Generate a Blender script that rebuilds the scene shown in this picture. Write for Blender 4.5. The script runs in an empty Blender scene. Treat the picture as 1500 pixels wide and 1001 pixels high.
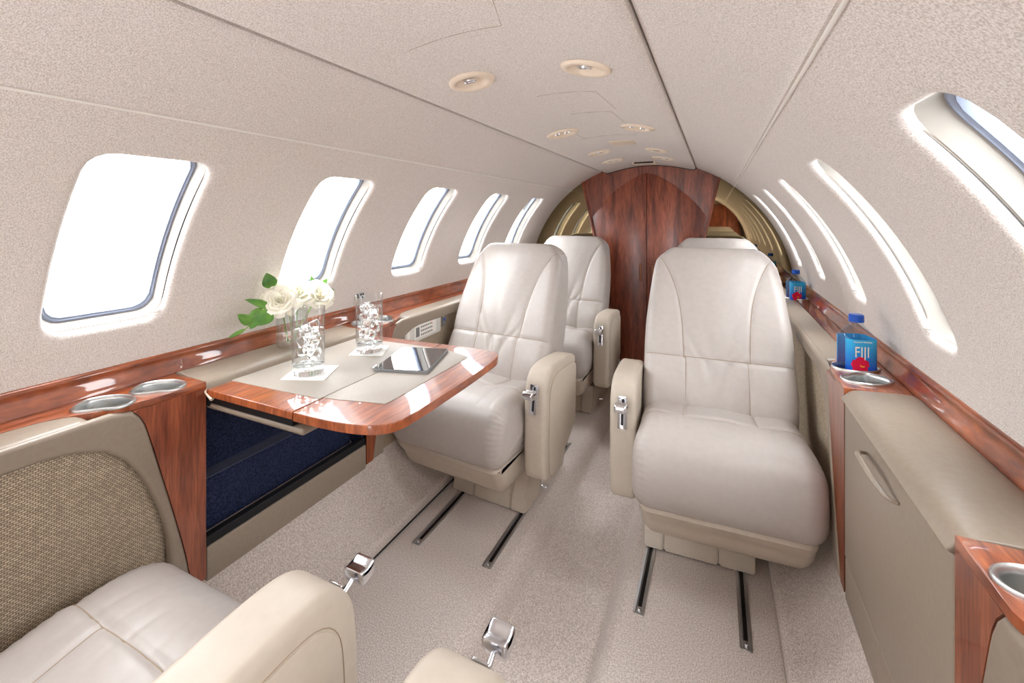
import bpy, bmesh, math, random
from mathutils import Vector, Matrix, noise
PI = math.pi
S = bpy.context.scene
C = S.collection
# ------------------------------------------------------------------ camera
cam = bpy.data.objects.new('camera', bpy.data.cameras.new('camera')); C.objects.link(cam)
cam.location = (0.366, 0.0, 0.954)
cam.rotation_euler = (PI/2, 0, 0.434)
cam.data.sensor_width = 36.0
cam.data.lens = 644.5/1500*36
cam.data.shift_y = -(500.5-318.6)/1500
cam.data.clip_start = 0.01
S.camera = cam
# ------------------------------------------------------------------ light and exposure
S.view_settings.view_transform = 'Standard'; S.view_settings.look = 'None'
S.view_settings.gamma = 1.0; S.view_settings.use_curve_mapping = False
S.cycles.transparent_max_bounces = 48; S.cycles.transmission_bounces = 20; S.cycles.max_bounces = 24; S.cycles.glossy_bounces = 8; S.cycles.diffuse_bounces = 8
S.view_settings.exposure = 1.43
w = bpy.data.worlds.new('world'); S.world = w; w.use_nodes = True
wn = w.node_tree.nodes; wl_ = w.node_tree.links
bg = wn['Background']; bg.inputs[0].default_value = (0.93, 0.965, 1.0, 1)
wtc = wn.new('ShaderNodeTexCoord'); wsp = wn.new('ShaderNodeSeparateXYZ'); wmr = wn.new('ShaderNodeMapRange')   # brighter sky than ground
wmr.inputs['From Min'].default_value = -.15; wmr.inputs['From Max'].default_value = .45; wmr.inputs['To Min'].default_value = 3.2; wmr.inputs['To Max'].default_value = 7.6
wl_.new(wtc.outputs['Generated'], wsp.inputs[0]); wl_.new(wsp.outputs['Z'], wmr.inputs[0]); wl_.new(wmr.outputs[0], bg.inputs[1])

R0 = 0.735; ZC = 0.544                      # cabin cross-section circle
WY = [0.447+0.458*k for k in range(-3, 5)]  # window centres along the cabin
YF, YA = -1.25, 2.66                        # forward and aft ends

def portal(x, y, z, sx, sy, rot):
    l = bpy.data.lights.new('daylight_portal', 'AREA'); l.shape = 'RECTANGLE'; l.size = sx; l.size_y = sy
    l.cycles.is_portal = True
    o = bpy.data.objects.new('daylight_portal', l); o.location = (x, y, z); o.rotation_euler = rot; C.objects.link(o)
for y in WY:
    a = math.radians(29.7)
    for s in (-1, 1):
        portal(s*(R0+.06)*math.cos(a), y, ZC+(R0+.06)*math.sin(a), .42, .24, (0, s*(PI/2-a)+ (0 if s > 0 else 0), 0))

# ------------------------------------------------------------------ materials
def newmat(name):
    m = bpy.data.materials.new(name); m.use_nodes = True
    return m, m.node_tree, m.node_tree.nodes['Principled BSDF']
def lin(c): return tuple(((v/255+0.055)/1.055)**2.4 if v > 10 else v/255/12.92 for v in c)+(1,)
def plain(name, c, rough=.5, metal=0, coat=0, spec=.5, bump=0, bscale=400, trans=0, ior=1.45, emit=0):
    m, t, b = newmat(name)
    b.inputs['Base Color'].default_value = lin(c); b.inputs['Roughness'].default_value = rough
    b.inputs['Metallic'].default_value = metal; b.inputs['Coat Weight'].default_value = coat
    b.inputs['Specular IOR Level'].default_value = spec; b.inputs['Transmission Weight'].default_value = trans; b.inputs['IOR'].default_value = ior
    if bump:
        tc = t.nodes.new('ShaderNodeTexCoord'); n = t.nodes.new('ShaderNodeTexNoise'); n.inputs['Scale'].default_value = bscale
        bp = t.nodes.new('ShaderNodeBump'); bp.inputs['Strength'].default_value = bump; bp.inputs['Distance'].default_value = .001
        t.links.new(tc.outputs['Object'], n.inputs['Vector']); t.links.new(n.outputs[0], bp.inputs['Height']); t.links.new(bp.outputs[0], b.inputs['Normal'])
    return m
def grain(name, c1, c2, scale, stretch=(1, 1, 1), rough=.6, coat=0, bump=.3, dist=.001, detail=6, p=(.35, .65), scale2=None, spec=.5, mid=None, coatrough=.03, sheen=0):
    m, t, b = newmat(name); N = t.nodes; L = t.links
    tc = N.new('ShaderNodeTexCoord'); mp = N.new('ShaderNodeMapping'); mp.inputs['Scale'].default_value = stretch
    n = N.new('ShaderNodeTexNoise'); n.inputs['Scale'].default_value = scale; n.inputs['Detail'].default_value = detail; n.inputs['Distortion'].default_value = .0 if scale2 is None else .6
    r = N.new('ShaderNodeValToRGB'); r.color_ramp.elements[0].position = p[0]; r.color_ramp.elements[1].position = p[1]
    r.color_ramp.elements[0].color = lin(c1); r.color_ramp.elements[1].color = lin(c2)
    if mid: e = r.color_ramp.elements.new((p[0]+p[1])/2); e.color = lin(mid)
    L.new(tc.outputs['Object'], mp.inputs[0]); L.new(mp.outputs[0], n.inputs['Vector']); L.new(n.outputs[0], r.inputs[0])
    col = r.outputs[0]
    if scale2:
        n2 = N.new('ShaderNodeTexNoise'); n2.inputs['Scale'].default_value = scale2; n2.inputs['Detail'].default_value = 3
        L.new(mp.outputs[0], n2.inputs['Vector'])
        mx = N.new('ShaderNodeMix'); mx.data_type = 'RGBA'; mx.blend_type = 'MULTIPLY'; mx.inputs['Factor'].default_value = .55
        r2 = N.new('ShaderNodeValToRGB'); r2.color_ramp.elements[0].position = .38; r2.color_ramp.elements[1].position = .6
        r2.color_ramp.elements[0].color = (.42, .36, .33, 1)
        L.new(n2.outputs[0], r2.inputs[0]); L.new(col, mx.inputs['A']); L.new(r2.outputs[0], mx.inputs['B']); col = mx.outputs['Result']
    L.new(col, b.inputs['Base Color'])
    b.inputs['Roughness'].default_value = rough; b.inputs['Coat Weight'].default_value = coat; b.inputs['Coat Roughness'].default_value = coatrough
    b.inputs['Specular IOR Level'].default_value = spec; b.inputs['Sheen Weight'].default_value = sheen
    if bump:
        bp = N.new('ShaderNodeBump'); bp.inputs['Strength'].default_value = bump; bp.inputs['Distance'].default_value = dist
        L.new(n.outputs[0], bp.inputs['Height']); L.new(bp.outputs[0], b.inputs['Normal'])
    return m
M = {}
M['wall'] = grain('wall_fabric', (200, 191, 184), (234, 228, 223), 400, (1, 1.6, 1.6), rough=.95, bump=.35, detail=2, p=(.36, .6), spec=.1)
M['leather'] = grain('seat_leather', (180, 172, 166), (184, 176, 170), 60, rough=.4, bump=.12, dist=.001, spec=.45)
M['leather_shell'] = grain('seat_shell_leather', (188, 176, 161), (192, 180, 165), 60, rough=.45, bump=.1, spec=.4)
M['console'] = grain('console_leather', (144, 130, 115), (148, 135, 120), 120, rough=.38, bump=.08, spec=.45)
M['piping'] = plain('seam_thread', (158, 140, 118), .7)
M['carpet'] = grain('carpet_pile', (180, 167, 159), (226, 216, 208), 330, rough=1, bump=.5, dist=.002, detail=3, p=(.35, .65), spec=.05, sheen=.2)
M['wood'] = grain('glossy_red_wood', (120, 54, 25), (186, 100, 54), 9, (9, 1.0, 1.6), rough=.35, coat=1, bump=0, scale2=30, p=(.3, .7))
M['wood_c'] = grain('console_red_wood', (120, 50, 24), (172, 90, 52), 6, (10, 10, .8), rough=.35, coat=1, bump=0, scale2=26, p=(.3, .7))
M['wood_v'] = grain('bulkhead_red_wood', (100, 42, 28), (180, 96, 66), 5, (6, 6, .8), rough=.4, coat=.35, bump=0, scale2=24, p=(.3, .72), coatrough=.2)
M['wood_dark'] = plain('dark_wood_edge', (86, 34, 20), .3, coat=.8)
M['pull_rim'] = plain('door_pull_rim', (44, 18, 12), .4)
M['pull_in'] = plain('door_pull_recess', (150, 84, 46), .5)
M['black'] = plain('black_gap', (14, 14, 18), .6)
M['navy'] = grain('navy_carpet', (30, 36, 56), (56, 64, 92), 300, rough=1, bump=.6, dist=.002, spec=.05)
M['navy_light'] = grain('navy_carpet_edge', (90, 96, 118), (110, 116, 138), 300, rough=1, bump=.6, dist=.002, spec=.05)
M['chrome'] = plain('polished_chrome', (235, 237, 242), .2, metal=1)
M['satin'] = plain('satin_aluminium', (205, 208, 208), .33, metal=1)
M['track'] = plain('track_steel', (205, 206, 210), .38, metal=1)
M['gunmetal'] = plain('dark_steel_groove', (58, 58, 62), .35, metal=1)
M['white'] = plain('white_plastic', (238, 235, 228), .35)
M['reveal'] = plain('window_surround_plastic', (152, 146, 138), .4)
M['cream'] = plain('cream_plastic', (232, 216, 196), .45)
M['gasket'] = plain('blue_grey_gasket', (150, 160, 180), .35)
M['paper'] = plain('white_paper', (245, 244, 240), .8)
M['mirror'] = plain('bronze_mirror', (160, 144, 112), .02, metal=1)
M['grey'] = plain('grey_plastic', (120, 120, 120), .5)
M['panelgrey'] = plain('pale_grey_plastic', (214, 212, 206), .4)
M['screen'] = plain('black_glass', (22, 22, 30), .03, coat=1, spec=.8)
M['blue'] = plain('bottle_cap_blue', (18, 84, 190), .35)
M['red'] = plain('flower_pink', (226, 20, 70), .5)
M['yellow'] = plain('flower_yellow', (245, 190, 40), .5)
M['print'] = plain('print_white', (245, 240, 228), .5)
M['leaf'] = grain('leaf_green', (52, 106, 32), (108, 158, 60), 30, rough=.35, bump=0, p=(.3, .7))
M['stem'] = plain('stem_green', (120, 160, 60), .5)
M['rose'] = plain('rose_petal', (250, 247, 232), .6)
M['rose'].node_tree.nodes['Principled BSDF'].inputs['Subsurface Weight'].default_value = .15
M['rose'].node_tree.nodes['Principled BSDF'].inputs['Subsurface Radius'].default_value = (.01, .008, .005)
M['glass'] = plain('clear_glass', (255, 255, 255), 0.0, trans=1, ior=1.45)
M['water'] = plain('water', (255, 255, 255), 0.0, trans=1, ior=1.33)
M['ice'] = plain('ice', (255, 255, 255), 0.06, trans=1, ior=1.31, bump=.5, bscale=120)
M['inlay'] = grain('table_leather', (160, 151, 140), (166, 157, 146), 300, rough=.5, bump=.1, spec=.35)
def pane_mat():
    m, t, b = newmat('window_pane'); N = t.nodes; L = t.links
    tr = N.new('ShaderNodeBsdfTransparent'); gl = N.new('ShaderNodeBsdfGlossy'); gl.inputs['Roughness'].default_value = .02
    fr = N.new('ShaderNodeFresnel'); fr.inputs[0].default_value = 1.06; mx = N.new('ShaderNodeMixShader')
    L.new(fr.outputs[0], mx.inputs[0]); L.new(tr.outputs[0], mx.inputs[1]); L.new(gl.outputs[0], mx.inputs[2])
    L.new(mx.outputs[0], N['Material Output'].inputs[0]); return m
M['pane'] = pane_mat()
def thin_mat(name, tint, ior=1.4):
    m, t, b = newmat(name); N = t.nodes; L = t.links
    tr = N.new('ShaderNodeBsdfTransparent'); tr.inputs[0].default_value = tint+(1,)
    gl = N.new('ShaderNodeBsdfGlossy'); gl.inputs['Roughness'].default_value = .05
    fr = N.new('ShaderNodeLayerWeight'); fr.inputs[0].default_value = .5; mx = N.new('ShaderNodeMixShader')
    pw = N.new('ShaderNodeMath'); pw.operation = 'POWER'; pw.inputs[1].default_value = 3.5
    ma = N.new('ShaderNodeMath'); ma.operation = 'MULTIPLY_ADD'; ma.inputs[1].default_value = .75; ma.inputs[2].default_value = ((ior-1)/(ior+1))**2
    L.new(fr.outputs['Facing'], pw.inputs[0]); L.new(pw.outputs[0], ma.inputs[0]); L.new(ma.outputs[0], mx.inputs[0]); L.new(tr.outputs[0], mx.inputs[1]); L.new(gl.outputs[0], mx.inputs[2])
    L.new(mx.outputs[0], N['Material Output'].inputs[0]); return m
M['thin'] = thin_mat('thin_clear_glass', (.985, .99, .99))
M['water'] = thin_mat('water_surface', (.985, .99, .992), 1.33)
def ice_mat():
    m = thin_mat('ice', (.985, .99, .995), 1.45); N = m.node_tree.nodes; L = m.node_tree.links
    df = N.new('ShaderNodeBsdfTranslucent'); df.inputs[0].default_value = (1, 1, 1, 1); d2 = N.new('ShaderNodeBsdfDiffuse'); d2.inputs[0].default_value = (.95, .97, 1, 1)
    a = N.new('ShaderNodeMixShader'); a.inputs[0].default_value = .5; L.new(df.outputs[0], a.inputs[1]); L.new(d2.outputs[0], a.inputs[2])
    tc = N.new('ShaderNodeTexCoord'); n = N.new('ShaderNodeTexNoise'); n.inputs['Scale'].default_value = 110; n.inputs['Detail'].default_value = 3; L.new(tc.outputs['Object'], n.inputs[0])
    r = N.new('ShaderNodeMapRange'); r.inputs['From Min'].default_value = .45; r.inputs['From Max'].default_value = .7; r.inputs['To Min'].default_value = .04; r.inputs['To Max'].default_value = .35; L.new(n.outputs[0], r.inputs[0])
    mx = N.new('ShaderNodeMixShader'); out = N['Material Output']; old = out.inputs[0].links[0].from_socket
    L.new(r.outputs[0], mx.inputs[0]); L.new(old, mx.inputs[1]); L.new(a.outputs[0], mx.inputs[2]); L.new(mx.outputs[0], out.inputs[0])
    bp = N.new('ShaderNodeBump'); bp.inputs['Strength'].default_value = .9; bp.inputs['Distance'].default_value = .004; L.new(n.outputs[0], bp.inputs['Height'])
    for x in N:
        if x.type in ('BSDF_GLOSSY', 'LAYER_WEIGHT'): L.new(bp.outputs[0], x.inputs['Normal'])
    return m
M['ice'] = plain('ice', (255, 255, 255), 0.02, trans=1, ior=1.25, bump=.6, bscale=140)
M['vase'] = thin_mat('ribbed_vase_glass', (.96, .975, .97), 2.1)
M['pet'] = thin_mat('clear_bottle_plastic', (.86, .92, .96), 1.45)
def tweed():
    m, t, b = newmat('woven_tweed'); N = t.nodes; L = t.links
    tc = N.new('ShaderNodeTexCoord'); sp = N.new('ShaderNodeSeparateXYZ'); cb = N.new('ShaderNodeCombineXYZ')
    L.new(tc.outputs['Object'], sp.inputs[0]); L.new(sp.outputs['Y'], cb.inputs['X']); L.new(sp.outputs['Z'], cb.inputs['Y'])
    br = N.new('ShaderNodeTexBrick'); br.inputs['Scale'].default_value = 100
    br.inputs['Color1'].default_value = lin((216, 199, 174)); br.inputs['Color2'].default_value = lin((182, 165, 144)); br.inputs['Mortar'].default_value = lin((126, 112, 96))
    br.inputs['Mortar Size'].default_value = .07; br.inputs['Brick Width'].default_value = .62; br.inputs['Row Height'].default_value = .36; br.inputs['Mortar Smooth'].default_value = .5
    L.new(cb.outputs[0], br.inputs['Vector']); L.new(br.outputs['Color'], b.inputs['Base Color'])
    bp = N.new('ShaderNodeBump'); bp.inputs['Strength'].default_value = .8; bp.inputs['Distance'].default_value = .002; bp.invert = True
    L.new(br.outputs['Fac'], bp.inputs['Height']); L.new(bp.outputs[0], b.inputs['Normal']); b.inputs['Roughness'].default_value = .95; b.inputs['Specular IOR Level'].default_value = .1
    return m
M['tweed'] = tweed()
def labelmat():
    m, t, b = newmat('blue_water_label'); N = t.nodes; L = t.links
    tc = N.new('ShaderNodeTexCoord'); sp = N.new('ShaderNodeSeparateXYZ'); r = N.new('ShaderNodeValToRGB'); mr = N.new('ShaderNodeMapRange')
    mr.inputs['From Min'].default_value = .01; mr.inputs['From Max'].default_value = .11
    r.color_ramp.elements[0].color = lin((8, 56, 196)); r.color_ramp.elements[1].color = lin((56, 186, 236)); r.color_ramp.elements[0].position = .25
    L.new(tc.outputs['Object'], sp.inputs[0]); L.new(sp.outputs['Z'], mr.inputs[0]); L.new(mr.outputs[0], r.inputs[0]); L.new(r.outputs[0], b.inputs['Base Color'])
    b.inputs['Roughness'].default_value = .25; return m
M['label'] = labelmat()

# ------------------------------------------------------------------ helpers
def mesh(name, V, F, mat, parent=None, smooth=True, angle=40):
    me = bpy.data.meshes.new(name); me.from_pydata([tuple(v) for v in V], [], F); me.update()
    bm = bmesh.new(); bm.from_mesh(me); bmesh.ops.recalc_face_normals(bm, faces=bm.faces); bm.to_mesh(me); bm.free()
    return link(name, me, mat, parent, smooth, angle)
def link(name, me, mat, parent=None, smooth=True, angle=40):
    if smooth:
        me.shade_smooth(); me.set_sharp_from_angle(angle=math.radians(angle))
    o = bpy.data.objects.new(name, me); C.objects.link(o)
    if mat is not None: me.materials.append(M[mat] if isinstance(mat, str) else mat)
    if parent: o.parent = parent
    return o
def bmobj(name, bm, mat, parent=None, smooth=True, angle=40):
    me = bpy.data.meshes.new(name); bmesh.ops.recalc_face_normals(bm, faces=bm.faces); bm.to_mesh(me); bm.free()
    return link(name, me, mat, parent, smooth, angle)
def thing(name, label, cat, loc=(0, 0, 0), rz=0, group=None):
    o = bpy.data.objects.new(name, None); C.objects.link(o); o.location = loc; o.rotation_euler = (0, 0, rz); o.empty_display_size = .05
    return tag(o, label, cat, group)
def tag(o, label=None, cat=None, group=None, kind=None):
    if label: o['label'] = label
    if cat: o['category'] = cat
    if group: o['group'] = group
    if kind: o['kind'] = kind
    return o
def structure(o, label=None, cat=None):
    o['kind'] = 'structure'
    if label: o['label'] = label
    if cat: o['category'] = cat
    return o
def copy_tree(o, parent=None):
    c = o.copy(); C.objects.link(c)
    if parent: c.parent = parent
    for ch in [x for x in bpy.data.objects if x.parent == o and x is not c]: copy_tree(ch, c)
    return c
def bbox(bm, x0, x1, y0, y1, z0, z1, bev=0, seg=3):
    vs = [bm.verts.new((x, y, z)) for x in (x0, x1) for y in (y0, y1) for z in (z0, z1)]
    fs = [bm.faces.new([vs[i] for i in f]) for f in ((0, 1, 3, 2), (4, 6, 7, 5), (0, 4, 5, 1), (2, 3, 7, 6), (0, 2, 6, 4), (1, 5, 7, 3))]
    if bev:
        es = list({e for f in fs for e in f.edges}); bmesh.ops.bevel(bm, geom=es, offset=bev, segments=seg, profile=.5, affect='EDGES', clamp_overlap=True)
def box(name, x0, x1, y0, y1, z0, z1, mat, parent=None, bev=0, seg=3):
    bm = bmesh.new(); bbox(bm, min(x0, x1), max(x0, x1), y0, y1, z0, z1, bev, seg); return bmobj(name, bm, mat, parent)
def resample(pts, n, closed=True, sub=12):
    P = [Vector(p) for p in pts]; m = len(P); out = []
    segs = m if closed else m-1
    for i in range(segs):
        if closed: a, b, c, d = P[(i-1) % m], P[i], P[(i+1) % m], P[(i+2) % m]
        else: a, b, c, d = P[max(i-1, 0)], P[i], P[i+1], P[min(i+2, m-1)]
        for k in range(sub):
            t = k/sub; out.append(.5*((2*b)+(c-a)*t+(2*a-5*b+4*c-d)*t*t+(3*b-a-3*c+d)*t**3))
    if not closed: out.append(P[-1])
    L = [0]; q = out+([out[0]] if closed else [])
    for i in range(1, len(q)): L.append(L[-1]+(q[i]-q[i-1]).length)
    res = []; j = 0; tot = L[-1]; cnt = n if closed else n-1
    for i in range(n):
        s = tot*i/cnt
        while j < len(L)-2 and L[j+1] < s: j += 1
        t = (s-L[j])/max(L[j+1]-L[j], 1e-9); res.append(q[j].lerp(q[j+1], min(max(t, 0), 1)))
    return res
def pad(name, prof, w, r, mat, parent=None, nx=24, Mn=64, wf=None, disp=None, xo=0, arc=5, raw=False, z0=0, ax='x'):
    """side profile (y,z) swept across x with rounded ends; disp moves the surface along its normal"""
    P = resample([(p[0], p[1], 0) for p in prof], Mn)
    area = sum(P[i].x*P[(i+1) % Mn].y-P[(i+1) % Mn].x*P[i].y for i in range(Mn))
    if area < 0: P.reverse()
    Nn = []
    for i in range(Mn):
        d = P[(i+1) % Mn]-P[i-1]; Nn.append(Vector((d.y, -d.x)).normalized())
    sts = []
    for k in range(arc+1): sts.append((-1, PI/2*(1-k/arc)))
    for k in range(1, nx): sts.append((-1+2*k/nx, None))
    for k in range(arc+1): sts.append((1, PI/2*k/arc))
    V = []; F = []
    def pos(f, th, i):
        p = P[i]; n = Nn[i]; wk = wf(p.x, p.y) if wf else w
        if th is None: x = f*(wk-r); e = 0
        else: x = f*((wk-r)+r*math.sin(th)); e = r*(1-math.cos(th))
        d = disp(x, p.x, p.y, n.x, n.y, i/Mn) if disp else 0
        y = p.x+n.x*(d-e); z = p.y+n.y*(d-e)
        return Vector((x+xo, y, z)) if ax == 'x' else Vector((y, x+xo, z))
    for f, th in sts:
        for i in range(Mn): V.append(pos(f, th, i))
    for a in range(len(sts)-1):
        for i in range(Mn):
            j = (i+1) % Mn; F.append((a*Mn+i, a*Mn+j, (a+1)*Mn+j, (a+1)*Mn+i))
    F.append(tuple(range(Mn))); F.append(tuple((len(sts)-1)*Mn+i for i in range(Mn)))
    o = mesh(name, V, F, mat, parent, angle=50)
    def surf(x, i):     # point on surface at signed x, profile index i
        p = P[i % Mn]; n = Nn[i % Mn]; wk = (wf(p.x, p.y) if wf else w)
        ax_ = abs(x); e = 0
        if ax_ > wk-r: e = r-math.sqrt(max(r*r-(min(ax_, wk)-(wk-r))**2, 0))
        x = max(-wk, min(wk, x)); d = disp(x, p.x, p.y, n.x, n.y, (i % Mn)/Mn) if disp else 0
        return Vector((x+xo, p.x+n.x*(d-e), p.y+n.y*(d-e)))
    return o, P, Nn, surf
def tube_bm(bm, path, r, n=8, closed=False, rf=None):
    P = [Vector(p) for p in path]; m = len(P); rings = []
    up = None
    for i in range(m):
        a = P[(i-1) % m] if (closed or i > 0) else P[i]; b = P[(i+1) % m] if (closed or i < m-1) else P[i]
        t = (b-a).normalized()
        if up is None:
            up = Vector((0, 0, 1)) if abs(t.z) < .9 else Vector((1, 0, 0))
        s = t.cross(up).normalized(); up = s.cross(t).normalized()
        rr = rf(i/(m-1)) if rf else r
        rings.append([bm.verts.new(P[i]+(s*math.cos(2*PI*k/n)+up*math.sin(2*PI*k/n))*rr) for k in range(n)])
    for i in range(m if closed else m-1):
        A, B = rings[i], rings[(i+1) % m]
        for k in range(n): bm.faces.new((A[k], A[(k+1) % n], B[(k+1) % n], B[k]))
    if not closed: bm.faces.new(rings[0]); bm.faces.new(rings[-1])
def tube(name, path, r, mat, parent=None, n=8, closed=False, rf=None):
    bm = bmesh.new(); tube_bm(bm, path, r, n, closed, rf); return bmobj(name, bm, mat, parent, angle=60)
def lathe_bm(bm, prof, n=32, closed=False):
    rings = []
    for r, z in prof:
        rings.append([bm.verts.new((r*math.cos(2*PI*k/n), r*math.sin(2*PI*k/n), z)) for k in range(n)] if r > 1e-6 else [bm.verts.new((0, 0, z))])
    for A, B in zip(rings[:-1], rings[1:]):
        for k in range(n):
            a, b = A[k % len(A)], A[(k+1) % len(A)]; c, d = B[(k+1) % len(B)], B[k % len(B)]
            f = [a, b, c, d]; g = []
            for v in f:
                if v not in g: g.append(v)
            if len(g) > 2:
                try: bm.faces.new(g)
                except ValueError: pass
def lathe(name, prof, mat, parent=None, n=32, angle=40):
    bm = bmesh.new(); lathe_bm(bm, prof, n); return bmobj(name, bm, mat, parent, angle=angle)
def plate(name, outline, holes, z0, z1, mat, parent=None, bev=0, axes='xy', seg=2, angle=35):
    """flat polygon with holes, thickened; axes says what the 2D pair and the thickness mean"""
    bm = bmesh.new(); es = []
    def loop(pts):
        vs = [bm.verts.new((p[0], p[1], z1)) for p in pts]
        return [bm.edges.new((vs[i], vs[(i+1) % len(vs)])) for i in range(len(vs))]
    es = loop(outline)
    for h in holes: es += loop(h)
    g = bmesh.ops.triangle_fill(bm, use_beauty=True, use_dissolve=False, edges=es)
    fs = [f for f in bm.faces]
    ex = bmesh.ops.extrude_face_region(bm, geom=fs)
    for v in ex['geom']:
        if isinstance(v, bmesh.types.BMVert): v.co.z = z0
    bmesh.ops.recalc_face_normals(bm, faces=bm.faces)
    if bev:
        be = [e for e in bm.edges if len(e.link_faces) == 2 and e.calc_face_angle(0) > .8 and abs(e.verts[0].co.z-z1) < 1e-6 and abs(e.verts[1].co.z-z1) < 1e-6]
        bmesh.ops.bevel(bm, geom=be, offset=bev, segments=seg, profile=.5, affect='EDGES', clamp_overlap=True)
    for v in bm.verts:
        a, b, c = v.co
        v.co = {'xy': (a, b, c), 'yz': (c, a, b), 'xz': (a, c, b)}[axes]
    return bmobj(name, bm, mat, parent, angle=angle)
def arcpts(cx, cy, r, a0, a1, n):
    return [(cx+r*math.cos(math.radians(a0+(a1-a0)*i/n)), cy+r*math.sin(math.radians(a0+(a1-a0)*i/n))) for i in range(n+1)]
def smoothpts(pts, n, closed=False): return [(p.x, p.y) for p in resample([(a, b, 0) for a, b in pts], n, closed)]
def rrect(hx, hy, r, n=8):
    out = []
    for cx, cy, a in ((hx-r, hy-r, 0), (-hx+r, hy-r, 90), (-hx+r, -hy+r, 180), (hx-r, -hy+r, 270)):
        out += arcpts(cx, cy, r, a, a+90, n)
    return out

# ------------------------------------------------------------------ cabin shell
def cyl(s, y, a, R=R0): return (s*R*math.cos(a), y, ZC+R*math.sin(a))
A_RAIL = math.asin((.648-ZC)/R0); A_S1 = math.asin((1.12-ZC)/R0); A_S2 = math.asin((1.236-ZC)/R0)
WA = (math.radians(15.0)+math.radians(44.4))/2; WHA = math.radians(45.0-14.6)/2*R0; WHY = .1
def half_y(s): return .107 if s < 0 else .078
def off_y(s): return 0 if s < 0 else .073
def ring_pts(hy, hs, r, N=96):
    """rounded rectangle by ray angle, half sizes in metres along y and along the arc"""
    out = []
    for k in range(N):
        t = 2*PI*k/N; c, s = math.cos(t), math.sin(t)
        lo, hi = 0, 1
        for _ in range(30):
            m = (lo+hi)/2; x, y = abs(m*c), abs(m*s)
            dx, dy = max(x-(hy-r), 0), max(y-(hs-r), 0)
            inside = x <= hy and y <= hs and (not (dx > 0 and dy > 0) or dx*dx+dy*dy <= r*r)
            if inside: lo = m
            else: hi = m
        out.append((lo*c, lo*s))
    return out
def wall_upper(s, name):
    WHY = half_y(s)
    V = []; F = []
    y_lo = WY[0]-.229
    N = 96
    for wy in WY:
        y0, y1 = wy-.229, wy+.229
        if wy == WY[-1]: y1 = YA+.02
        dy = off_y(s); wy += dy
        # rectangle boundary by same angles, corners snapped
        hole = ring_pts(WHY, WHA, .042, N)
        rect = []
        a0, a1 = (A_RAIL-WA)*R0, (A_S1-WA)*R0
        cors = [(y1-wy, a1), (y0-wy, a1), (y0-wy, a0), (y1-wy, a0)]
        for k in range(N):
            t = 2*PI*k/N; c, sn = math.cos(t), math.sin(t); m = 1e9
            if c > 1e-9: m = min(m, (y1-wy)/c)
            if c < -1e-9: m = min(m, (y0-wy)/c)
            if sn > 1e-9: m = min(m, a1/sn)
            if sn < -1e-9: m = min(m, a0/sn)
            rect.append([m*c, m*sn])
        for cy, ca in cors:
            k = min(range(N), key=lambda i: (rect[i][0]-cy)**2+(rect[i][1]-ca)**2); rect[k] = [cy, ca]
        rings = []
        for q in range(13):
            f = 1-q/12; f = f**1.0
            rings.append(([(h[0]+(r[0]-h[0])*f, h[1]+(r[1]-h[1])*f) for h, r in zip(hole, rect)], R0))
        rr = .013
        # glued lip rolls outwards into the opening
        for q in range(1, 7):
            th = PI/2*q/6
            e = rr*math.sin(th)
            rings.append((ring_pts(WHY-e, WHA-e, max(.042-e*.5, .02), N), R0+rr*(1-math.cos(th))))
        rings[12:13] = [rings[12]]
        base = len(V)
        for pts, R in rings:
            for y, a in pts: V.append(cyl(s, wy+y, WA+a/R0, R))
        for q in range(len(rings)-1):
            for k in range(N):
                j = (k+1) % N; F.append((base+q*N+k, base+q*N+j, base+(q+1)*N+j, base+(q+1)*N+k))
    # plain forward part
    ny = 6; na = 24; base = len(V)
    for i in range(ny+1):
        for j in range(na+1): V.append(cyl(s, YF+(WY[0]-.229-YF)*i/ny, A_RAIL+(A_S1-A_RAIL)*j/na))
    for i in range(ny):
        for j in range(na): b = base+i*(na+1)+j; F.append((b, b+1, b+na+2, b+na+1))
    # return lip under the upper panel, so the seam reads as a rolled joint
    me = bpy.data.meshes.new(name); me.from_pydata(V, [], F); me.update()
    bm = bmesh.new(); bm.from_mesh(me); bmesh.ops.remove_doubles(bm, verts=bm.verts, dist=1e-5); bmesh.ops.recalc_face_normals(bm, faces=bm.faces); bm.to_mesh(me); bm.free()
    return me
def strip(s, prof, y0, y1, ny=2):
    """profile in (x,z) swept along y"""
    V = []; F = []; n = len(prof)
    for i in range(ny+1):
        for x, z in prof: V.append((s*x, y0+(y1-y0)*i/ny, z))
    for i in range(ny):
        for j in range(n-1): F.append((i*n+j, i*n+j+1, (i+1)*n+j+1, (i+1)*n+j))
    return V, F
def arcprof(a0, a1, n, R=R0): return [(R*math.cos(a0+(a1-a0)*i/n), ZC+R*math.sin(a0+(a1-a0)*i/n)) for i in range(n+1)]
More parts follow.
